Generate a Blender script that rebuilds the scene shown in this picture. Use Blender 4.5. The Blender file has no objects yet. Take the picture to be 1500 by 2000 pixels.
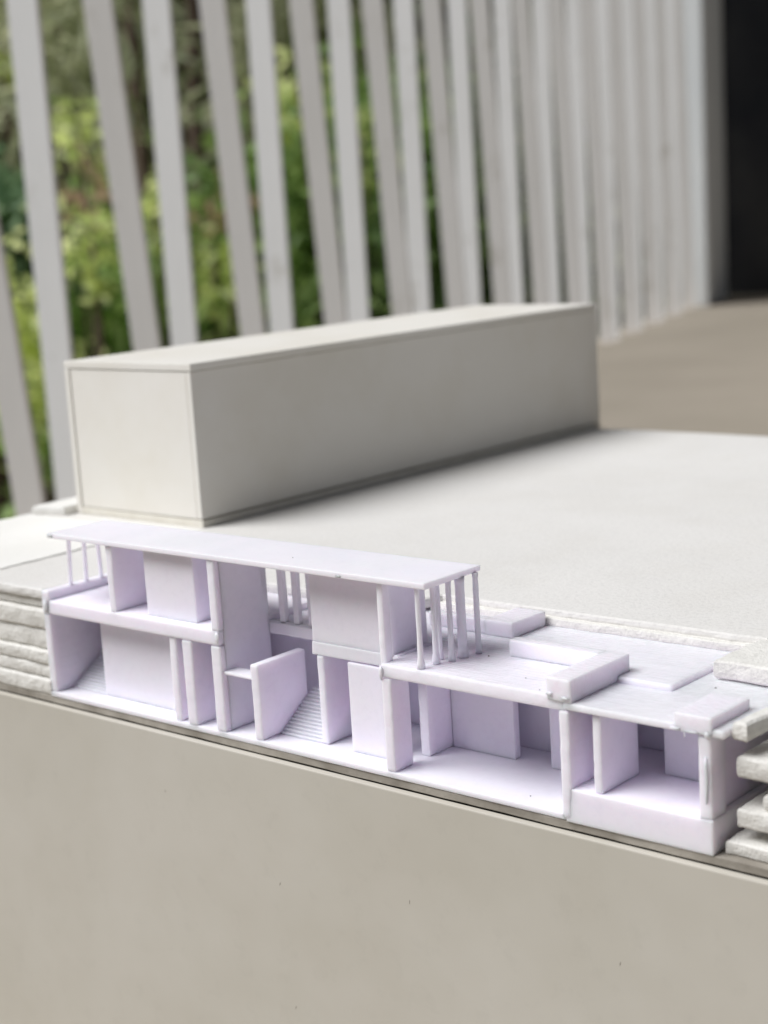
import bpy, bmesh, math, random
import numpy as np
from mathutils import Vector, Matrix, noise, geometry

# ---------------------------------------------------------------- camera, world, sun, exposure
U = 0.007            # one layout unit in metres (the printed house is 36 units = 25 cm long)
ZF = -20.5           # balcony floor in layout units; lifted to z = 0
def W(x, y, z): return Vector((x * U, y * U, (z - ZF) * U))

scene = bpy.context.scene
cam_data = bpy.data.cameras.new('camera')
cam = bpy.data.objects.new('camera', cam_data)
scene.collection.objects.link(cam)
right = Vector((0.75710547, 0.65049957, -0.06034577))
down = Vector((0.07533193, -0.17868499, -0.98101823))
fwd = Vector((-0.64893482, 0.73818831, -0.18428677))
M = Matrix((( right.x, -down.x, -fwd.x), (right.y, -down.y, -fwd.y), (right.z, -down.z, -fwd.z)))
cam.matrix_world = Matrix.Translation(W(61.518, -44.783, 21.883)) @ M.to_4x4()
cam_data.sensor_fit = 'VERTICAL'
cam_data.sensor_height = 24.0
cam_data.lens = 3104.6 / 2000 * 24.0
cam_data.clip_start = 0.02
cam_data.clip_end = 500
cam_data.dof.use_dof = True
cam_data.dof.focus_distance = 62.5 * U
cam_data.dof.aperture_fstop = 9.3
scene.camera = cam

SUN_AZ = (-0.60, -0.80)      # horizontal direction towards the light (open side of the balcony)
SUN_EL = math.radians(56)
world = bpy.data.worlds.new('World'); scene.world = world
world.use_nodes = True
wn = world.node_tree.nodes; wl = world.node_tree.links
bg = wn['Background']
sky = wn.new('ShaderNodeTexSky'); sky.sky_type = 'NISHITA'; sky.sun_disc = False
sky.sun_elevation = SUN_EL
sky.sun_rotation = math.atan2(SUN_AZ[0], SUN_AZ[1])
sky.air_density = 0.3; sky.dust_density = 0.25; sky.ozone_density = 1.0
hs = wn.new('ShaderNodeHueSaturation'); hs.inputs['Saturation'].default_value = 0.35
wl.new(sky.outputs[0], hs.inputs['Color']); wl.new(hs.outputs[0], bg.inputs[0])
bg.inputs[1].default_value = 0.05

sun_d = bpy.data.lights.new('sun', 'SUN'); sun_d.energy = 5.0; sun_d.angle = math.radians(40)
sun_d.color = (0.985, 0.985, 1.0)
sun = bpy.data.objects.new('sun', sun_d); scene.collection.objects.link(sun)
sd = Vector((SUN_AZ[0] * math.cos(SUN_EL), SUN_AZ[1] * math.cos(SUN_EL), math.sin(SUN_EL)))
sun.rotation_euler = sd.to_track_quat('Z', 'Y').to_euler()

vs = scene.view_settings
vs.view_transform = 'Standard'; vs.look = 'None'; vs.gamma = 1.0; vs.use_curve_mapping = False
vs.exposure = -0.26
scene.cycles.use_denoising = True
scene.cycles.max_bounces = 10
scene.cycles.diffuse_bounces = 6

# ---------------------------------------------------------------- helpers
COL = scene.collection
rng = random.Random(7)

def empty(name, loc, label=None, cat=None, group=None):
    o = bpy.data.objects.new(name, None); COL.objects.link(o)
    o.location = loc; o.empty_display_size = 0.02
    if label: o['label'] = label; o['category'] = cat
    if group: o['group'] = group
    return o

def link(name, me, mat, parent=None, kind=None):
    o = bpy.data.objects.new(name, me); COL.objects.link(o)
    if mat and not me.materials: me.materials.append(mat)
    if parent:
        o.parent = parent
        p = parent; off = Vector((0, 0, 0))
        while p: off += p.location; p = p.parent
        o.location = -off          # meshes are laid out in world space
    if kind: o['kind'] = kind
    return o

def bm_obj(name, bm, mat, parent=None, kind=None, smooth=False):
    bmesh.ops.recalc_face_normals(bm, faces=bm.faces)
    me = bpy.data.meshes.new(name); bm.to_mesh(me); bm.free()
    if smooth:
        for p in me.polygons: p.use_smooth = True
    return link(name, me, mat, parent, kind)

def add_box(bm, x0, x1, y0, y1, z0, z1, bev=0.05, wob=0.0, seg=2):
    r = bmesh.ops.create_cube(bm, size=1)
    vv = r['verts']
    for v in vv:
        v.co = Vector((x0 if v.co.x < 0 else x1, y0 if v.co.y < 0 else y1, z0 if v.co.z < 0 else z1))
        if wob: v.co += Vector((rng.uniform(-wob, wob), rng.uniform(-wob, wob), rng.uniform(-wob, wob)))
    if bev > 0:
        ee = list({e for v in vv for e in v.link_edges})
        bmesh.ops.bevel(bm, geom=ee, offset=bev, segments=seg, profile=0.6, affect='EDGES', clamp_overlap=True)

def to_world(bm):
    for v in bm.verts: v.co = W(*v.co)

def box(name, x0, x1, y0, y1, z0, z1, mat, parent, bev=0.05, wob=0.0):
    bm = bmesh.new(); add_box(bm, x0, x1, y0, y1, z0, z1, bev, wob); to_world(bm)
    return bm_obj(name, bm, mat, parent)

def resample(pts, step):
    out = []
    n = len(pts)
    for i in range(n):
        a = Vector(pts[i]); b = Vector(pts[(i + 1) % n]); L = (b - a).length
        k = max(1, int(L / step)) if L < 20 else max(1, int(L / (step * 4)))
        for j in range(k): out.append(a.lerp(b, j / k))
    return out

def slab(name, pts, z0, z1, mat, parent, rough=0.08, step=0.35, rnd=0.1, seed=0, rings=4, topslope=None):
    """foam sheet: outline with a torn, uneven cut edge"""
    P = resample(pts, step); n = len(P)
    cen = sum(P, Vector((0, 0))) / n
    nor = []
    area = sum(P[i].x * P[(i + 1) % n].y - P[(i + 1) % n].x * P[i].y for i in range(n))
    sg = 1 if area > 0 else -1
    for i in range(n):
        t = (P[(i + 1) % n] - P[i - 1]); t.normalize(); nor.append(Vector((t.y, -t.x)) * sg)
    bm = bmesh.new(); loops = []
    levels = [(0.0, -rnd * 1.2), (0.12, -rnd * 0.3)] + [(0.12 + 0.76 * k / (rings - 1), 0) for k in range(1, rings - 1)] + [(0.88, -rnd * 0.25), (1.0, -rnd * 1.2)]
    for (f, off) in levels:
        ring = []
        for i, p in enumerate(P):
            z = z0 + (z1 - z0) * f
            d = off + rough * (noise.noise(Vector((p.x * 0.9 + seed * 7.1, p.y * 0.9, z * 1.1 + seed))) * 1.3
                               + 0.6 * noise.noise(Vector((p.x * 3.1, p.y * 3.1 + seed, z * 4))))
            q = p + nor[i] * d
            zz = z + (0.35 * rough * noise.noise(Vector((p.x * 1.3, p.y * 1.3, seed + 3.3))))
            ring.append(bm.verts.new((q.x, q.y, zz)))
        loops.append(ring)
    for a, b in zip(loops, loops[1:]):
        for i in range(n):
            bm.faces.new((a[i], a[(i + 1) % n], b[(i + 1) % n], b[i]))
    for ring in (loops[0], loops[-1]):            # robust caps for concave outlines
        co = [Vector((v.co.x, v.co.y)) for v in ring]
        res = geometry.delaunay_2d_cdt(co, [], [list(range(n))], 1, 1e-6)
        vmap = [ring[o[0]] if o else None for o in res[3]]
        for f in res[2]:
            try: bm.faces.new([vmap[i] for i in f])
            except (ValueError, TypeError): pass
    to_world(bm)
    return bm_obj(name, bm, mat, parent)

# ---------------------------------------------------------------- materials
def mat_new(name):
    m = bpy.data.materials.new(name); m.use_nodes = True
    nt = m.node_tree; return m, nt, nt.nodes, nt.links, nt.nodes['Principled BSDF']

def ramp(nodes, stops):
    r = nodes.new('ShaderNodeValToRGB')
    els = r.color_ramp.elements
    while len(els) < len(stops): els.new(0.5)
    for e, (p, c) in zip(els, stops): e.position = p; e.color = (*c, 1)
    return r

def objcoord(nt, scale=(1, 1, 1)):
    g = nt.nodes.new('ShaderNodeNewGeometry')
    mp = nt.nodes.new('ShaderNodeMapping'); mp.inputs['Scale'].default_value = scale
    nt.links.new(g.outputs['Position'], mp.inputs['Vector'])
    return mp.outputs[0]

def noise_node(nt, vec, scale, detail=4, rough=0.6):
    n = nt.nodes.new('ShaderNodeTexNoise'); n.inputs['Scale'].default_value = scale
    n.inputs['Detail'].default_value = detail; n.inputs['Roughness'].default_value = rough
    if vec: nt.links.new(vec, n.inputs['Vector'])
    return n

def surface(name, c0, c1, cscale, rough, bumps=(), lo=0.35, hi=0.65, spec=0.3, sss=0.0, sss_scale=0.0032, speck=None, stain=None):
    """two-tone noisy colour plus a list of (scale_xyz, noise scale, strength, distance) bumps"""
    m, nt, N, L, P = mat_new(name)
    v = objcoord(nt)
    n = noise_node(nt, v, cscale, 5)
    r = ramp(N, [(lo, c0), (hi, c1)]); L.new(n.outputs['Fac'], r.inputs['Fac']); L.new(r.outputs['Color'], P.inputs['Base Color'])
    col = r.outputs['Color']
    for extra in (speck, stain):                  # (scale, darkest factor, threshold low, threshold high)
        if not extra: continue
        n2 = noise_node(nt, v, extra[0], 4, 0.65); d = extra[1]
        dd = d if isinstance(d, tuple) else (d, d, d)
        r2 = ramp(N, [(extra[2], dd), (extra[3], (1, 1, 1))]); L.new(n2.outputs['Fac'], r2.inputs['Fac'])
        mm = N.new('ShaderNodeMix'); mm.data_type = 'RGBA'; mm.blend_type = 'MULTIPLY'; mm.inputs[0].default_value = 1.0
        L.new(col, mm.inputs[6]); L.new(r2.outputs['Color'], mm.inputs[7]); col = mm.outputs[2]
    L.new(col, P.inputs['Base Color'])
    P.inputs['Roughness'].default_value = rough
    P.inputs['Specular IOR Level'].default_value = spec
    prev = None
    for (sc, ns, st, dist) in bumps:
        vv = objcoord(nt, sc); nn = noise_node(nt, vv, ns, 3)
        b = N.new('ShaderNodeBump'); b.inputs['Strength'].default_value = st; b.inputs['Distance'].default_value = dist
        L.new(nn.outputs['Fac'], b.inputs['Height'])
        if prev: L.new(prev.outputs['Normal'], b.inputs['Normal'])
        prev = b
    if prev: L.new(prev.outputs['Normal'], P.inputs['Normal'])
    if sss:                                       # translucent printed plastic: warm light travels furthest
        P.subsurface_method = 'RANDOM_WALK'
        P.inputs['Subsurface Weight'].default_value = sss
        P.inputs['Subsurface Radius'].default_value = (1.0, 0.84, 0.90)
        P.inputs['Subsurface Scale'].default_value = sss_scale
        P.inputs['Subsurface Anisotropy'].default_value = 0.0
    return m

PRINT = surface('lilac_print_plastic', (0.885, 0.845, 0.96), (0.90, 0.86, 0.97), 60, 0.38,
                [((60, 60, 4000), 1.0, 0.10, 0.0002), ((1, 1, 1), 700, 0.10, 0.0003)], spec=0.35, sss=0.9, speck=(420, 0.975, 0.36, 0.5), stain=(45, 0.98, 0.38, 0.55))
PRINT_ROOF = surface('lilac_print_plastic_top_surface', (0.885, 0.845, 0.96), (0.90, 0.86, 0.97), 60, 0.26,
                [((60, 1400, 40), 1.0, 0.45, 0.0005), ((1, 1, 1), 160, 0.4, 0.0014)], spec=0.4, sss=0.9, speck=(500, 0.97, 0.34, 0.5), stain=(70, 0.975, 0.36, 0.56), sss_scale=0.006)
PRINT_RAW = surface('lilac_print_plastic_coarse_infill', (0.89, 0.845, 0.955), (0.905, 0.86, 0.965), 60, 0.24,
                [((500, 900, 300), 1.0, 0.4, 0.0006), ((1, 1, 1), 500, 0.25, 0.0004)], spec=0.4, sss=0.9)
FOAM = surface('white_foam_sheet', (0.78, 0.77, 0.73), (0.82, 0.81, 0.775), 25, 0.85,
               [((1, 1, 1), 900, 0.35, 0.0006), ((1, 1, 1), 180, 0.25, 0.0012)], spec=0.15)
FOAM_CUT = surface('white_foam_cut_edge', (0.73, 0.715, 0.67), (0.80, 0.785, 0.74), 240, 0.95,
               [((1, 1, 1), 1300, 0.6, 0.0006), ((1, 1, 1), 450, 0.3, 0.0007)], spec=0.1, speck=(1100, 0.86, 0.32, 0.5))
FOAM_TOP = surface('white_foam_top_sheet', (0.715, 0.70, 0.67), (0.74, 0.725, 0.695), 14, 0.8,
               [((1, 1, 1), 1100, 0.3, 0.0005), ((1, 1, 1), 40, 0.15, 0.002)], spec=0.15, speck=(700, 0.91, 0.36, 0.52), stain=(22, (0.98, 0.977, 0.97), 0.4, 0.55))
CARD = surface('ivory_card', (0.765, 0.74, 0.68), (0.79, 0.765, 0.71), 9, 0.6,
               [((1, 1, 1), 30, 0.06, 0.002), ((1, 1, 1), 600, 0.06, 0.0003)], spec=0.25, stain=(16, (0.955, 0.945, 0.92), 0.35, 0.55))
CARD_EDGE = surface('ivory_card_cut_edge', (0.68, 0.65, 0.57), (0.74, 0.715, 0.64), 120, 0.8,
               [((1, 1, 1), 500, 0.3, 0.0004)], spec=0.15)
GREYCARD = surface('grey_beige_card', (0.545, 0.52, 0.455), (0.585, 0.555, 0.495), 6, 0.55,
               [((1, 1, 1), 25, 0.05, 0.003), ((1, 1, 1), 500, 0.05, 0.0003)], spec=0.3, stain=(9, (0.93, 0.92, 0.90), 0.35, 0.6), speck=(150, 0.97, 0.3, 0.45))
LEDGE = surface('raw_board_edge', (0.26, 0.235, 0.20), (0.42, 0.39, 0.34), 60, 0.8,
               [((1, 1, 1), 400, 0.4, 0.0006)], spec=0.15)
DUST = surface('dust_speck', (0.05, 0.045, 0.05), (0.08, 0.07, 0.07), 80, 0.9)
PAINT = surface('white_railing_paint', (0.82, 0.815, 0.80), (0.87, 0.865, 0.855), 4, 0.5,
               [((1, 1, 0.2), 60, 0.1, 0.002)], lo=0.3, hi=0.6, spec=0.3, stain=(14, (0.80, 0.785, 0.75), 0.27, 0.40))
PAINT2 = surface('darker_railing_paint', (0.78, 0.76, 0.735), (0.83, 0.81, 0.79), 4, 0.55,
               [((1, 1, 0.2), 60, 0.1, 0.002)], lo=0.3, hi=0.6, spec=0.3, stain=(14, (0.80, 0.785, 0.75), 0.27, 0.40))  # slightly darker, warmer white for the leaning bars
PILLAR = surface('grey_pillar_paint', (0.76, 0.79, 0.80), (0.82, 0.84, 0.84), 3, 0.6, [((1, 1, 1), 40, 0.1, 0.003)])
CONCRETE = surface('beige_concrete', (0.335, 0.295, 0.235), (0.40, 0.35, 0.285), 3.5, 0.75,
               [((1, 1, 1), 60, 0.2, 0.002)], lo=0.25, hi=0.7, spec=0.25)
DARKGLASS = surface('dark_door_pane', (0.012, 0.015, 0.024), (0.06, 0.06, 0.062), 1.6, 0.4, spec=0.2)
DARKFRAME = surface('dark_door_frame', (0.012, 0.012, 0.013), (0.02, 0.02, 0.02), 6, 0.5)
BARK = surface('brown_bark', (0.12, 0.08, 0.06), (0.22, 0.155, 0.12), 14, 0.9, [((6, 6, 1), 12, 0.8, 0.02)])
SOIL = surface('garden_soil', (0.05, 0.045, 0.03), (0.10, 0.10, 0.05), 2, 0.95)

def leaf_mat(name, c0, c1, trans):
    m, nt, N, L, P = mat_new(name)
    v = objcoord(nt); n = noise_node(nt, v, 2.2, 3)
    g = N.new('ShaderNodeNewGeometry')
    mx = N.new('ShaderNodeMath'); mx.operation = 'ADD'
    mu = N.new('ShaderNodeMath'); mu.operation = 'MULTIPLY_ADD'; mu.inputs[1].default_value = 0.5; mu.inputs[2].default_value = -0.25
    L.new(g.outputs['Random Per Island'], mu.inputs[0]); L.new(n.outputs['Fac'], mx.inputs[0]); L.new(mu.outputs[0], mx.inputs[1])
    r = ramp(N, [(0.3, c0), (0.7, c1)]); L.new(mx.outputs[0], r.inputs['Fac'])
    L.new(r.outputs['Color'], P.inputs['Base Color']); P.inputs['Roughness'].default_value = 0.45
    P.inputs['Specular IOR Level'].default_value = 0.35
    t = N.new('ShaderNodeBsdfTranslucent')
    hs = N.new('ShaderNodeHueSaturation'); hs.inputs['Hue'].default_value = 0.48; hs.inputs['Value'].default_value = 1.25
    L.new(r.outputs['Color'], hs.inputs['Color']); L.new(hs.outputs[0], t.inputs['Color'])
    ms = N.new('ShaderNodeMixShader'); ms.inputs[0].default_value = trans
    L.new(P.outputs[0], ms.inputs[1]); L.new(t.outputs[0], ms.inputs[2]); L.new(ms.outputs[0], N['Material Output'].inputs['Surface'])
    return m
LEAF_DARK = leaf_mat('dark_green_leaf', (0.17, 0.28, 0.11), (0.38, 0.53, 0.23), 0.5)
LEAF_MID = leaf_mat('mid_green_leaf', (0.23, 0.37, 0.11), (0.50, 0.69, 0.26), 0.5)
LEAF_LIME = leaf_mat('backlit_lime_leaf', (0.55, 0.68, 0.22), (0.84, 0.92, 0.48), 0.55)  # lime leaf colour raised to stand in for light coming from behind
LEAF_GREY = leaf_mat('dull_grey_green_leaf', (0.37, 0.41, 0.26), (0.68, 0.70, 0.49), 0.5)
LEAF_BLUE = leaf_mat('cool_green_leaf', (0.16, 0.28, 0.15), (0.36, 0.50, 0.30), 0.45)
LEAF_TAN = leaf_mat('dry_tan_leaf', (0.40, 0.27, 0.16), (0.68, 0.54, 0.36), 0.45)

# ---------------------------------------------------------------- setting: balcony floor, garden ground
FA = Vector((-201.47, 358.10)); FD = Vector((-0.33381, 0.94264)).normalized()   # railing line on the floor
FN = Vector((FD.y, -FD.x))                                                    # towards the balcony
def fence_pt(s, o=0.0): return FA + FD * s + FN * o

bm = bmesh.new()
a = fence_pt(-800, -7); b = fence_pt(300, -7)
quad = [a, a + FN * 900, b + FN * 900, b]
top = [bm.verts.new((p.x, p.y, ZF)) for p in quad]; bot = [bm.verts.new((p.x, p.y, ZF - 22)) for p in quad]
bm.faces.new(top); bm.faces.new(list(reversed(bot)))
for i in range(4): bm.faces.new((top[i], bot[i], bot[(i + 1) % 4], top[(i + 1) % 4]))
to_world(bm)
floor = bm_obj('balcony_floor', bm, CONCRETE, None, 'structure')

bm = bmesh.new()
for (x, y) in ((-9000, -6000), (3000, -6000), (3000, 9000), (-9000, 9000)): bm.verts.new((x, y, -330))
bm.faces.new(bm.verts[:]); to_world(bm)
bm_obj('garden_ground', bm, SOIL, None, 'structure')

# ---------------------------------------------------------------- model base (plinth box, board, foam terrain)
BX0, BX1, BY1 = -17.6, 46.0, 54.4
base = empty('site_model_base', W(14, 27, ZF), 'large grey-beige card plinth topped with stacked white foam terrain', 'model base')
box('front_panel', BX0 - .1, BX1 + .1, -0.30, 0.05, ZF + .02, -0.46, GREYCARD, base, 0.05)
box('back_panel', BX0 - .1, BX1 + .1, BY1 - .35, BY1, ZF + .02, -0.46, GREYCARD, base, 0.05)
box('side_panel', BX0 - .1, BX0 + .25, 0.08, BY1 - .38, ZF + .02, -0.46, GREYCARD, base, 0.05)
box('side_panel', BX1 - .25, BX1 + .1, 0.08, BY1 - .38, ZF + .02, -0.46, GREYCARD, base, 0.05)
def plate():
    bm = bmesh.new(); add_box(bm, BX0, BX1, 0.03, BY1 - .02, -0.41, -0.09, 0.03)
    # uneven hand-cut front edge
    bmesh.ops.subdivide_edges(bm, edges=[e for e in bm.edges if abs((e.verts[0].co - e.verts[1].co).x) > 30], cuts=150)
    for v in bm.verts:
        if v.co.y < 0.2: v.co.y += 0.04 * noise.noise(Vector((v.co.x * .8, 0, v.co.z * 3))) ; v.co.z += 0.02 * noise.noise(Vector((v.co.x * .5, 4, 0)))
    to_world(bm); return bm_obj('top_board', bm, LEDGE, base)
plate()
box('core_block', BX0 + .4, BX1 - .4, 9.0, BY1 - .4, -0.07, 4.60, FOAM, base, 0)
# stacked sheets left of the house
zt = [0.10, 0.80, 1.48, 2.22, 3.22, 4.22, 4.70]
lay_off = [-0.02, 0.08, 0.02, 0.20, 0.05, 0.24, 0.22]
z = -0.07
tops = [0.72, 1.40, 2.12, 3.14, 4.18, 4.66]
for i, t in enumerate(tops):
    slab('foam_layer', [(BX0 + rng.uniform(-.1, .1), 0.0 + lay_off[i]), (0.06, 0.0 + lay_off[i]), (0.06, 8.8), (BX0, 8.8)], z, t, FOAM_CUT, base, 0.05, 0.22, 0.08, seed=i + 1)
    z = t + 0.05
# stacked sheets right of the house: torn and recessed by turns
for i, (x, y, z0, z1) in enumerate([(36.25, .35, -.07, .42), (36.6, .5, .92, 1.58), (37.5, .7, 1.62, 2.15), (36.65, .5, 2.68, 3.42), (37.6, 1.0, 3.46, 3.95)]):
    slab('foam_layer', [(x, y), (BX1, y + rng.uniform(-.2, .3)), (BX1, 8.8), (x - .2 if x > 37 else x, 8.8)], z0, z1, FOAM_CUT, base, 0.045, 0.16, 0.06, seed=20 + i)
slab('foam_layer', [(37.7, 1.6), (BX1, 1.7), (BX1, 8.8), (37.7, 8.8)], .45, .9, FOAM_CUT, base, 0.13, 0.3, 0.1, seed=31)
slab('foam_layer', [(37.6, 1.7), (BX1, 1.7), (BX1, 8.8), (37.6, 8.8)], 2.18, 2.65, FOAM_CUT, base, 0.13, 0.3, 0.1, seed=32)
slab('foam_strip', [(36.5, .45), (37.1, .42), (37.5, 4.6), (36.9, 4.6)], 3.98, 4.62, FOAM_CUT, base, 0.05, 0.25, 0.10, seed=33)
# sheet that meets the house roof, then the top sheet
slab('foam_layer', [(18.0, 7.75), (33.6, 7.9), (33.6, 9.4), (18.0, 9.4)], 4.57, 4.93, FOAM_CUT, base, 0.05, 0.25, 0.05, seed=40)
slab('foam_layer', [(33.35, 4.95), (BX1, 4.85), (BX1, 9.2), (33.5, 9.2)], 4.47, 5.16, FOAM_CUT, base, 0.05, 0.3, 0.07, seed=41)
slab('foam_top_sheet', [(BX0, 0.02), (0.12, 0.0), (0.12, 6.1), (17.6, 6.1), (18.2, 8.05), (33.9, 8.2), (33.9, 9.0), (BX1, 9.0), (BX1, BY1), (BX0, BY1)],
     4.70, 5.20, FOAM_TOP, base, 0.05, 0.3, 0.12, seed=50)
slab('foam_top_sheet', [(BX0 + .1, 0.7), (-6.6, 0.5), (-5.8, 2.0), (-5.9, 12.4), (BX0 + .1, 12.6)], 5.20, 5.26, FOAM, base, 0.10, 0.5, 0.03, seed=52)
slab('foam_ledge', [(-17.4, 12.6), (-15.1, 13.3), (-15.1, 53.8), (-17.4, 53.8)], 5.20, 5.72, FOAM, base, 0.05, 0.4, 0.06, seed=51)

# ---------------------------------------------------------------- white card block
blk = empty('white_block', W(-9.3, 34, 5.2), 'long closed ivory card block lying on the white foam terrain', 'block')
X0, X1, Y0, Y1, Z0, Z1, T = -14.85, -3.80, 14.15, 54.6, 5.21, 14.42, 0.42
box('bottom_panel', X0 + .1, X1, Y0, Y1, Z0, Z0 + T, CARD_EDGE, blk, 0.04, 0.02)
box('side_panel', X1 - T, X1 - .05, Y0 + .01, Y1 - .02, Z0 + T + .06, Z1 - T - .05, CARD, blk, 0.03)
box('side_panel', X0, X0 + T, Y0 - .03, Y1 - .02, Z0 + .05, Z1 - T - .03, CARD, blk, 0.04)
box('end_panel', X0 + T + .07, X1 - T - .06, Y0 + .04, Y0 + .02 + T, Z0 + T + .05, Z1 - T - .05, CARD, blk, 0.02)
box('end_panel', X0 + T + .03, X1 - T - .03, Y1 - .03 - T, Y1 - .03, Z0 + T + .05, Z1 - T - .05, CARD, blk, 0.02)
box('top_panel', X0 - .03, X1 + .02, Y0 - .02, Y1, Z1 - T, Z1, CARD, blk, 0.06, 0.02)

# ---------------------------------------------------------------- printed house
H = empty('house_model', W(18, 4, -.08), 'lilac 3D-printed two-storey house model set into the front edge of the foam terrain', 'house model')
def hb(name, x0, x1, y0, y1, z0, z1, bev=0.07, mat=None, parent=None, wob=0.015):
    return box(name, x0, x1, y0, y1, z0, z1, mat or PRINT, parent or H, bev, wob)
def wall(x0, x1, y0, y1, z0, z1, bev=0.09):
    """wall with a slightly wavy printed front edge"""
    bm = bmesh.new(); add_box(bm, x0, x1, y0, y1, z0, z1, bev, 0.01)
    L = [e for e in bm.edges if abs((e.verts[0].co - e.verts[1].co).z) > 0.6 * (z1 - z0)]
    bmesh.ops.subdivide_edges(bm, edges=L, cuts=22)
    for v in bm.verts:
        if x1 - x0 < .8 and v.co.y < y0 + .2:
            k = noise.noise(Vector((x0 * 3.3, 1.7, v.co.z * 1.6))) + .6 * noise.noise(Vector((x0 * 5.3, 7.7, v.co.z * 5)))
            v.co.y += 0.018 * k; v.co.x += 0.012 * noise.noise(Vector((x0 * 9, 3, v.co.z * 3)))
    to_world(bm); return bm_obj('wall', bm, PRINT, H)

# ground floor
hb('ground_slab', 0.0, 30.0, -0.02, 8.0, -0.08, 0.18, 0.05)
hb('plinth', 30.02, 36.0, -0.03, 8.0, -0.10, 1.18, 0.06)
wall(0.02, 0.48, 0.0, 7.9, 0.18, 4.04)
hb('back_wall', 0.5, 35.9, 5.15, 5.5, 0.15, 4.05, 0.03)
wall(3.0, 8.92, 0.98, 1.35, 0.18, 4.05, 0.04)
wall(8.94, 9.36, 0.05, 4.2, 0.18, 4.05)
wall(9.86, 10.46, -0.02, 4.2, 0.18, 4.05)
wall(11.70, 12.28, -0.02, 3.1, 0.18, 4.03)
wall(14.05, 14.50, 0.02, 2.95, 0.18, 3.52)
hb('wall', 11.95, 12.295, 0.32, 3.1, 0.2, 7.8, 0.02)
hb('landing_shelf', 12.26, 14.10, 0.12, 0.95, 2.78, 2.90, 0.03)
wall(16.95, 17.32, 1.10, 5.1, 0.18, 4.03)
wall(18.72, 20.55, 1.05, 1.45, 0.18, 4.0, 0.04)
wall(21.45, 21.92, 0.0, 1.15, 0.18, 4.03)
wall(21.45, 21.90, 2.20, 4.0, 0.18, 4.03, 0.04)
wall(21.92, 25.08, 3.68, 4.05, 0.18, 4.03, 0.04)
wall(26.85, 29.88, 3.62, 4.0, 0.18, 4.03, 0.04)
wall(29.88, 30.30, -0.04, 3.6, 0.0, 4.08)
wall(31.20, 31.55, 0.10, 2.60, 1.17, 4.08)
wall(32.35, 35.5, 3.0, 3.35, 1.17, 4.1, 0.04)
wall(35.50, 35.98, -0.01, 1.0, 1.15, 4.12)
hb('wall', 35.35, 35.72, 1.0, 7.9, 1.15, 4.2, 0.05)
# two flights of steps
def stair(x0, x1, y0, n, run, rise, z0):
    st = bpy.data.objects.new('stair', None); COL.objects.link(st); st.parent = H
    st.location = Vector((0, 0, 0)) - H.location; st.empty_display_size = 0.01
    for k in range(n):
        hb('step', x0, x1, y0 + k * run, y0 + n * run + .6, z0 + k * rise + .003, z0 + (k + 1) * rise, 0.02, parent=st, wob=0.004)
stair(0.50, 2.98, 1.00, 14, 0.155, 0.105, 0.18)
stair(14.52, 16.93, 1.12, 14, 0.155, 0.11, 0.18)
# first-floor slabs
hb('upper_slab', 0.46, 12.25, -0.01, 7.9, 4.06, 4.74, 0.10)
hb('upper_slab', 12.27, 16.9, 3.05, 7.9, 3.92, 4.44, 0.05)
hb('upper_slab', 16.70, 21.45, 1.12, 7.9, 4.05, 4.62, 0.06)
def prism(name, pts, z0, z1, bev, mat):
    bm = bmesh.new()
    lo = [bm.verts.new((p[0], p[1], z0)) for p in pts]; hi = [bm.verts.new((p[0], p[1], z1)) for p in pts]
    bm.faces.new(hi); bm.faces.new(list(reversed(lo)))
    n = len(pts)
    for i in range(n): bm.faces.new((lo[i], lo[(i + 1) % n], hi[(i + 1) % n], hi[i]))
    bmesh.ops.recalc_face_normals(bm, faces=bm.faces)
    bmesh.ops.bevel(bm, geom=bm.edges[:], offset=bev, segments=2, profile=0.6, affect='EDGES')
    to_world(bm); return bm_obj(name, bm, mat, H)
prism('upper_slab', [(21.47, 0), (30.1, 0.0), (30.14, 3.02), (32.72, 3.05), (32.8, 8.6), (21.47, 8.6)], 4.05, 4.60, 0.09, PRINT_ROOF)
prism('roof_plate', [(30.10, -0.05), (36.5, -0.05), (36.5, 8.6), (32.83, 8.6), (32.76, 2.99), (30.17, 2.96)], 4.13, 4.40, 0.07, PRINT_ROOF)
# parapets
hb('parapet', 0.02, 0.58, -0.03, 7.9, 4.05, 5.20, 0.12)
hb('parapet', 25.30, 29.5, 3.30, 3.86, 4.58, 5.26, 0.06, PRINT_RAW)
hb('parapet', 29.40, 30.45, -0.06, 3.90, 4.40, 5.27, 0.07, PRINT_RAW)
hb('parapet', 19.5, 22.6, 5.45, 6.0, 4.58, 5.22, 0.08, PRINT_RAW)
hb('parapet', 22.5, 23.95, 5.40, 7.75, 4.57, 5.25, 0.09, PRINT_RAW)
hb('parapet', 34.65, 36.08, -0.10, 2.55, 4.16, 4.80, 0.06, PRINT_RAW)
# first-floor rooms
wall(5.05, 5.45, 0.06, 3.2, 4.72, 7.82, 0.05)
hb('wall', 7.2, 10.45, 0.45, 2.6, 4.70, 7.84, 0.05)
wall(11.84, 12.28, 0.0, 3.1, 4.70, 7.84)
def slotted_wall():
    bm = bmesh.new(); y0, y1 = 3.12, 3.42
    add_box(bm, 12.0, 17.0, y0, y1, 4.05, 4.50, 0.02)
    for x0, x1 in ((12.90, 13.20), (13.76, 14.04), (14.64, 17.0)): add_box(bm, x0, x1, y0 + .003, y1 - .003, 4.45, 7.84, 0.03, 0.02)
    to_world(bm); return bm_obj('slotted_wall', bm, PRINT, H)
slotted_wall()
wall(16.72, 20.95, 1.18, 1.6, 4.04, 7.85, 0.05)
hb('wall', 16.72, 17.05, 1.6, 3.1, 4.5, 7.84, 0.04)
wall(20.75, 21.20, 1.05, 3.3, 4.58, 7.84, 0.05)
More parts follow.
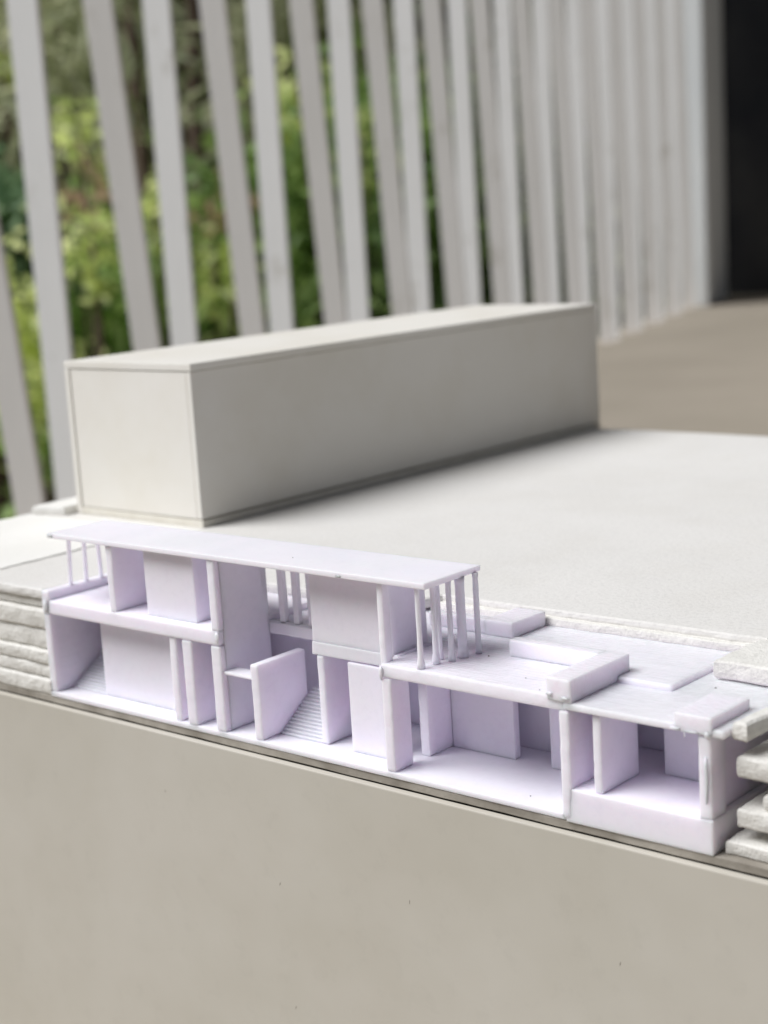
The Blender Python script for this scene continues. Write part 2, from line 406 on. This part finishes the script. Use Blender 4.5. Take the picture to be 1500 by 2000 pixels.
wall(21.30, 21.62, 0.18, 0.62, 4.05, 7.86, 0.10)
hb('roof', 1.05, 24.0, -0.08, 3.45, 7.85, 8.10, 0.05)
# posts under the roof
def post(x, y, z0, z1, r, foot=0.0, lean=(0, 0)):
    bm = bmesh.new(); n = 10; rings = []
    K = 14
    for k in range(K + 1):
        f = k / K; z = z0 + (z1 - z0) * f
        rr = r * (1 + 0.08 * noise.noise(Vector((x * 5, y * 5, z * 4)))) * (1 + foot * (1 if f < .12 else 0.25 if f < .3 else 0))
        if f > .95: rr *= 1.1
        ring = []
        for i in range(n):
            a = 2 * math.pi * i / n
            ring.append(bm.verts.new((x + lean[0] * (1 - f) + rr * math.cos(a), y + lean[1] * (1 - f) + rr * math.sin(a), z)))
        rings.append(ring)
    for a_, b_ in zip(rings, rings[1:]):
        for i in range(n): bm.faces.new((a_[i], a_[(i + 1) % n], b_[(i + 1) % n], b_[i]))
    bm.faces.new(rings[-1]); bm.faces.new(list(reversed(rings[0])))
    to_world(bm); return bm_obj('post', bm, PRINT, H, smooth=True)
for x, y, bx, by in ((1.30, 0.95, .40, 1.50), (1.35, 1.80, .42, 2.45), (1.40, 2.55, .42, 3.38)):
    post(x, y, 5.12, 7.87, 0.11, 0, (bx - x, by - y))
post(23.35, 0.25, 4.58, 7.87, 0.105, 0.5)
post(23.45, 1.05, 4.58, 7.87, 0.105, 0.5)
post(23.22, 1.62, 4.58, 7.87, 0.095, 0.3)
post(23.76, 1.64, 4.58, 7.87, 0.11, 0.3)
post(23.80, 2.30, 4.58, 7.87, 0.185, 0.2)
post(24.0, 3.05, 4.58, 7.87, 0.115, 0.1)
def specks():
    bm = bmesh.new()
    for (x, y, z, r) in ((24.6, 2.9, 4.61, .05), (27.6, 1.2, 4.61, .04), (28.9, .25, 4.61, .035), (27.9, .75, .19, .045), (26.6, 5.4, 4.61, .05), (33.9, 4.1, 4.40, .06), (16, 1.1, 8.105, .04)):
        m = Matrix.Translation((x, y, z)) @ Matrix.Diagonal((r * .9, r * .6, r * .4, 1))
        bmesh.ops.create_icosphere(bm, subdivisions=1, radius=1, matrix=m)
    to_world(bm); return bm_obj('dust_specks', bm, DUST, H, 'stuff')
specks()
def blob(name, x, y, z, r, mat, parent, sc=(1, 1, 1), seed=0):
    bm = bmesh.new(); bmesh.ops.create_icosphere(bm, subdivisions=2, radius=1)
    for v in bm.verts:
        k = 1 + .45 * noise.noise(v.co * 1.7 + Vector((seed, seed * .7, 0)))
        v.co = Vector((x + v.co.x * r * sc[0] * k, y + v.co.y * r * sc[1] * k, z + v.co.z * r * sc[2] * k))
    to_world(bm); return bm_obj(name, bm, mat, parent, smooth=True)
for i, (x, y, z, r, sc) in enumerate([(29.55, -.08, 4.66, .10, (1.6, .6, .7)), (30.2, -.08, 4.58, .09, (2.2, .6, .6)), (34.7, -.10, 4.25, .10, (2.0, .6, .6)),
        (35.3, -.10, 4.22, .09, (3.0, .6, .5)), (35.9, -.06, 4.2, .12, (1.2, .8, 1)), (35.05, -.11, 4.08, .04, (.7, .7, 2.4)), (35.80, -.02, 2.6, .09, (.8, .7, 10)),
        (19.6, 0.0 - .06, 7.93, .08, (1.8, .6, .9)), (12.2, -.02, 4.4, .16, (.8, .6, 1.6)), (1.25, -.08, 7.98, .12, (2.0, .6, .9)), (.35, -.05, 4.45, .16, (.9, .5, 2)),
        (21.5, -.03, 4.25, .15, (.7, .5, 2))]):
    blob('glue_bead', x, y, z, r, PRINT, H, sc, i)
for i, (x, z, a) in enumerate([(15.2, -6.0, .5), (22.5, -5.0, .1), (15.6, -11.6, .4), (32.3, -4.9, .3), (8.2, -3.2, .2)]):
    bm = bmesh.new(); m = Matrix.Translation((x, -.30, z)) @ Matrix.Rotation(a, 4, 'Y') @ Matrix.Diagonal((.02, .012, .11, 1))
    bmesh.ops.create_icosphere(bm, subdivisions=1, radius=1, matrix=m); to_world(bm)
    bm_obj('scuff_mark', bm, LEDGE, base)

# ---------------------------------------------------------------- railing
rail = empty('white_railing', W(fence_pt(-100).x, fence_pt(-100).y, ZF), 'tall white railing of closely set upright fins, alternate fins leaning', 'railing')
def fin(s_top, s_bot, name='upright_bar', mat=PAINT, w=0.75, t=4.3, zt=150):
    bm = bmesh.new(); r = []
    for (s, z) in ((s_bot, ZF), (s_top, zt)):
        ring = []
        for (ds, do) in ((-w / 2, -t / 2), (w / 2, -t / 2), (w / 2, t / 2), (-w / 2, t / 2)):
            p = fence_pt(s + ds, do); ring.append(bm.verts.new((p.x, p.y, z)))
        r.append(ring)
    for i in range(4): bm.faces.new((r[0][i], r[0][(i + 1) % 4], r[1][(i + 1) % 4], r[1][i]))
    bm.faces.new(r[1]); bm.faces.new(list(reversed(r[0])))
    bmesh.ops.bevel(bm, geom=bm.edges[:], offset=0.12, segments=2, affect='EDGES', profile=0.6)
    to_world(bm); return bm_obj(name, bm, mat, rail)
SP = 34.05; S0 = -293.1
z_top_ref = 55.0
for k in range(-2, 13):
    s = S0 + SP * k
    fin(s, s)
    # leaning one: mid-spaced high up, drifting along the railing towards its foot
    sm = s + SP * 0.517
    slope = 0.107                        # drift per unit of height
    fin(sm - slope * (150 - z_top_ref), sm + slope * (z_top_ref - ZF), 'leaning_bar', PAINT2)
pil = bmesh.new()
pts = [fence_pt(147, -3), fence_pt(192, -3), fence_pt(192, 6), fence_pt(147, 6)]
lo = [pil.verts.new((p.x, p.y, ZF)) for p in pts]; hi = [pil.verts.new((p.x, p.y, 260)) for p in pts]
pil.faces.new(hi); pil.faces.new(list(reversed(lo)))
for i in range(4): pil.faces.new((lo[i], lo[(i + 1) % 4], hi[(i + 1) % 4], hi[i]))
bmesh.ops.bevel(pil, geom=pil.edges[:], offset=0.4, segments=2, affect='EDGES')
to_world(pil)
o = bm_obj('end_pillar', pil, PILLAR)
o['label'] = 'flat grey painted pillar closing the far end of the railing'; o['category'] = 'pillar'

# dark door in the end wall
door = empty('dark_door', W(fence_pt(196, 80).x, fence_pt(196, 80).y, ZF), 'dark glossy door to the right of the grey pillar', 'door')
def fbox(name, s0, s1, o0, o1, z0, z1, mat, parent, bev=0.4):
    bm = bmesh.new(); pts = [fence_pt(s0, o0), fence_pt(s1, o0), fence_pt(s1, o1), fence_pt(s0, o1)]
    lo = [bm.verts.new((p.x, p.y, z0)) for p in pts]; hi = [bm.verts.new((p.x, p.y, z1)) for p in pts]
    bm.faces.new(hi); bm.faces.new(list(reversed(lo)))
    for i in range(4): bm.faces.new((lo[i], lo[(i + 1) % 4], hi[(i + 1) % 4], hi[i]))
    bmesh.ops.bevel(bm, geom=bm.edges[:], offset=bev, segments=2, affect='EDGES'); to_world(bm)
    return bm_obj(name, bm, mat, parent)
fbox('door_frame', 196, 204, -6, 2, ZF, 290, DARKFRAME, door)
fbox('door_frame', 196, 204, 170, 178, ZF, 290, DARKFRAME, door)
fbox('door_frame', 196, 204, 2.1, 169.9, 280, 290, DARKFRAME, door)
fbox('door_leaf', 199, 203, 2.1, 169.9, ZF + .6, 279.8, DARKGLASS, door)

# ---------------------------------------------------------------- garden beyond the railing
CAMP = np.array([61.518, -44.783, 21.883])
R_ = np.array([[0.75710547, 0.65049957, -0.06034577], [0.07533193, -0.17868499, -0.98101823], [-0.64893482, 0.73818831, -0.18428677]])
def along(px, py, dist):
    """layout point at a horizontal distance from the viewpoint, used once to set out the garden"""
    v = R_.T @ np.array([(px - 750) / 3104.6, (py - 1000) / 3104.6, 1.0]); v /= np.linalg.norm(v[:2])
    return CAMP + v * dist

def leaves_mesh(name, pos, size, aspect, g, droop=0.0, normal_up=0.4):
    n = len(pos)
    d = g.normal(size=(n, 3)); d[:, 2] -= droop; d /= np.linalg.norm(d, axis=1)[:, None]
    u = g.normal(size=(n, 3)); u[:, 2] += normal_up * 3
    side = np.cross(d, u); side /= np.linalg.norm(side, axis=1)[:, None] + 1e-9
    nn = np.cross(side, d)
    L = size * g.uniform(.6, 1.35, n)[:, None]; Wd = L * aspect
    p0 = pos; p1 = pos + d * L * .45 + side * Wd * .5 + nn * L * .06; p2 = pos + d * L; p3 = pos + d * L * .45 - side * Wd * .5 + nn * L * .06
    V = np.stack([p0, p1, p2, p3], 1).reshape(-1, 3)
    V = V * U; V[:, 2] -= ZF * U
    idx = np.arange(n) * 4
    F = np.concatenate([np.stack([idx, idx + 1, idx + 2], 1), np.stack([idx, idx + 2, idx + 3], 1)])
    me = bpy.data.meshes.new(name); me.from_pydata(V.tolist(), [], F.tolist()); me.update()
    return me

def clump_positions(c, rad, nclump, per, spread, g):
    cs = []
    while len(cs) < nclump:
        q = g.uniform(-1, 1, 3)
        r = np.linalg.norm(q)
        if r < 1 and r > .25: cs.append(q)
    cs = np.array(cs) * rad + c
    return (cs[:, None, :] + g.normal(size=(nclump, per, 3)) * spread).reshape(-1, 3)

def trunk(name, pts, radii, mat, parent):
    bm = bmesh.new(); n = 9; rings = []
    for i, (p, r) in enumerate(zip(pts, radii)):
        ring = []
        for j in range(n):
            a = 2 * math.pi * j / n; rr = r * (1 + .18 * noise.noise(Vector((i * 1.3, j * .9, p[0] * .01))))
            ring.append(bm.verts.new((p[0] + rr * math.cos(a), p[1] + rr * math.sin(a), p[2])))
        rings.append(ring)
    for a_, b_ in zip(rings, rings[1:]):
        for j in range(n): bm.faces.new((a_[j], a_[(j + 1) % n], b_[(j + 1) % n], b_[j]))
    bm.faces.new(rings[-1]); bm.faces.new(list(reversed(rings[0])))
    to_world(bm); return bm_obj(name, bm, mat, parent, smooth=True)

GZ = -330
def plant(name, label, cat, c, rad, nclump, per, spread, size, aspect, mat, seed, group=None, stem=3.0, droop=0.0):
    g = np.random.default_rng(seed); c = np.array(c, float)
    e = empty(name, W(c[0], c[1], GZ), label, cat, group)
    pos = clump_positions(c, np.array(rad, float), nclump, per, spread, g)
    pos = pos[pos[:, 2] > GZ + 4]
    link('crown', leaves_mesh('crown', pos, size, aspect, g, droop), mat, e)
    top = c[2] + rad[2] * .5
    trunk('trunk', [(c[0] + g.normal() * 3 * (k > 0), c[1] + g.normal() * 3 * (k > 0), GZ - 2 + (top - GZ + 2) * k / 5) for k in range(6)],
          [stem * (1 - .14 * k) for k in range(6)], BARK, e)
    return e

# tall trees whose bare trunks show
def tall_tree(label, px, y0, y1, dist, r, crown_mat, seed, dx=0):
    g = np.random.default_rng(seed)
    a = along(px, y1, dist); b = along(px + dx, y0, dist)
    e = empty('tall_tree', W(a[0], a[1], GZ), label, 'tree', 'tall trees in the garden')
    d = (b - a); 
    k0 = (GZ - 2 - a[2]) / d[2]; k1 = (330 - a[2]) / d[2]
    pts = [a + d * (k0 + (k1 - k0) * i / 9) + np.array([g.normal() * 1.5, g.normal() * 1.5, 0]) for i in range(10)]
    trunk('trunk', pts, [r * (1.25 - .06 * i) for i in range(10)], BARK, e)
    c = pts[-1] + np.array([0, 0, 60])
    pos = clump_positions(c, np.array([150, 150, 90.]), 24, 20, 22, g)
    link('crown', leaves_mesh('crown', pos, 34, .45, g), crown_mat, e)
    return e
tall_tree('brown-trunked tree seen between third and fourth bars from the left', 390, 0, 440, 1000, 5.5, LEAF_DARK, 1, dx=-10)
tall_tree('slim brown-trunked tree seen between second and third bars from the left', 290, 100, 440, 900, 4.5, LEAF_DARK, 2, dx=-26)
tall_tree('pale-brown tree at the far left edge, behind the first bar', -6, 100, 260, 1050, 9, LEAF_GREY, 3)

# shrubs and low trees: position and size in the view at a distance, then leaf count, leaf length, spread
def sh(label, px, py, dist, wpx, hpx, nc, per, leaf, asp, mat, seed, droop=0):
    k = dist / 3104.6
    return plant('shrub', label, 'shrub', along(px, py, dist), (wpx * k, wpx * k, hpx * k), nc, per, max(leaf * .9, wpx * k * .28),
                 leaf, asp, mat, seed, 'shrubs behind the railing', 2.2, droop)
sh('lime-leaved shrub showing brightest beside the second bar from the left', 158, 275, 640, 26, 34, 8, 9, 9, .4, LEAF_LIME, 11)
sh('lime shrub low between first and second bars from the left', 172, 500, 620, 22, 60, 9, 12, 8, .45, LEAF_LIME, 12)
sh('lime shrub at the far left, low beside the first bar', 35, 690, 560, 60, 150, 26, 14, 8, .5, LEAF_LIME, 13)
sh('mid-green shrub filling the gap between first and second bars', 200, 700, 760, 240, 260, 70, 40, 13, .5, LEAF_MID, 14)
sh('mid-green shrub behind the third and fourth bars', 420, 650, 800, 260, 230, 80, 40, 13, .5, LEAF_MID, 15)
sh('cool green shrub at the far left edge', -10, 470, 700, 90, 80, 30, 24, 13, .5, LEAF_BLUE, 16)
sh('dark green shrub behind the fifth and sixth bars', 590, 600, 850, 260, 260, 80, 40, 13, .5, LEAF_DARK, 17)
sh('yellow-green shrub high behind the fifth bar from the left', 575, 180, 760, 40, 50, 9, 10, 10, .4, LEAF_LIME, 18)
sh('mid-green shrub behind the sixth to eighth bars', 740, 420, 900, 200, 260, 80, 34, 14, .5, LEAF_MID, 19)
sh('dark green shrub behind the ninth to eleventh bars', 930, 430, 1000, 200, 300, 80, 34, 15, .5, LEAF_DARK, 20)
sh('lime shrub peeping between second and third bars', 297, 430, 700, 20, 70, 9, 10, 8, .4, LEAF_LIME, 21)
sh('dry tan shrub between third and fourth bars', 430, 415, 720, 18, 34, 7, 9, 8, .4, LEAF_TAN, 22)
sh('dry tan shrub low at the left between first and second bars', 160, 400, 680, 36, 40, 9, 10, 8, .4, LEAF_TAN, 23)
sh('grey-green drooping shrub at the upper left', 110, 50, 780, 80, 130, 22, 18, 26, .14, LEAF_GREY, 24, droop=.6)
sh('grey-green shrub high behind the fourth and fifth bars', 575, 120, 1150, 150, 160, 50, 30, 20, .3, LEAF_GREY, 25, droop=.4)
sh('lime shrub behind the gap right of the seventh bar', 708, 300, 800, 26, 80, 9, 10, 9, .4, LEAF_LIME, 26)

sh('pale lime shrub high at the far left beyond the first bar', 8, 60, 820, 30, 60, 10, 10, 10, .4, LEAF_LIME, 27)
sh('lime shrub low behind the gap left of the fourth bar', 440, 560, 700, 40, 70, 12, 12, 9, .45, LEAF_LIME, 28)
sh('fresh green shrub behind the gap right of the fifth bar', 560, 420, 780, 60, 110, 22, 18, 11, .45, LEAF_MID, 29)
sh('lime shrub behind the narrow gap near the ninth bar', 830, 300, 900, 30, 140, 14, 12, 11, .45, LEAF_LIME, 30)

# far-off wood that closes the view: one mass
g = np.random.default_rng(99)
far = []
for _ in range(1700):
    px = g.uniform(-900, 2300); py = g.uniform(-700, 1500); far.append(along(px, py, g.uniform(1500, 1750)))
far = np.array(far); far = far[far[:, 2] > GZ]
pos = (far[:, None, :] + g.normal(size=(len(far), 55, 3)) * 40).reshape(-1, 3)
pos = pos[pos[:, 2] > GZ + 5]
o = link('far_wood', leaves_mesh('far_wood', pos, 30, .55, g), LEAF_GREY, None, 'stuff')
o['label'] = 'dim grey-green wood closing the view behind the garden'; o['category'] = 'wood'
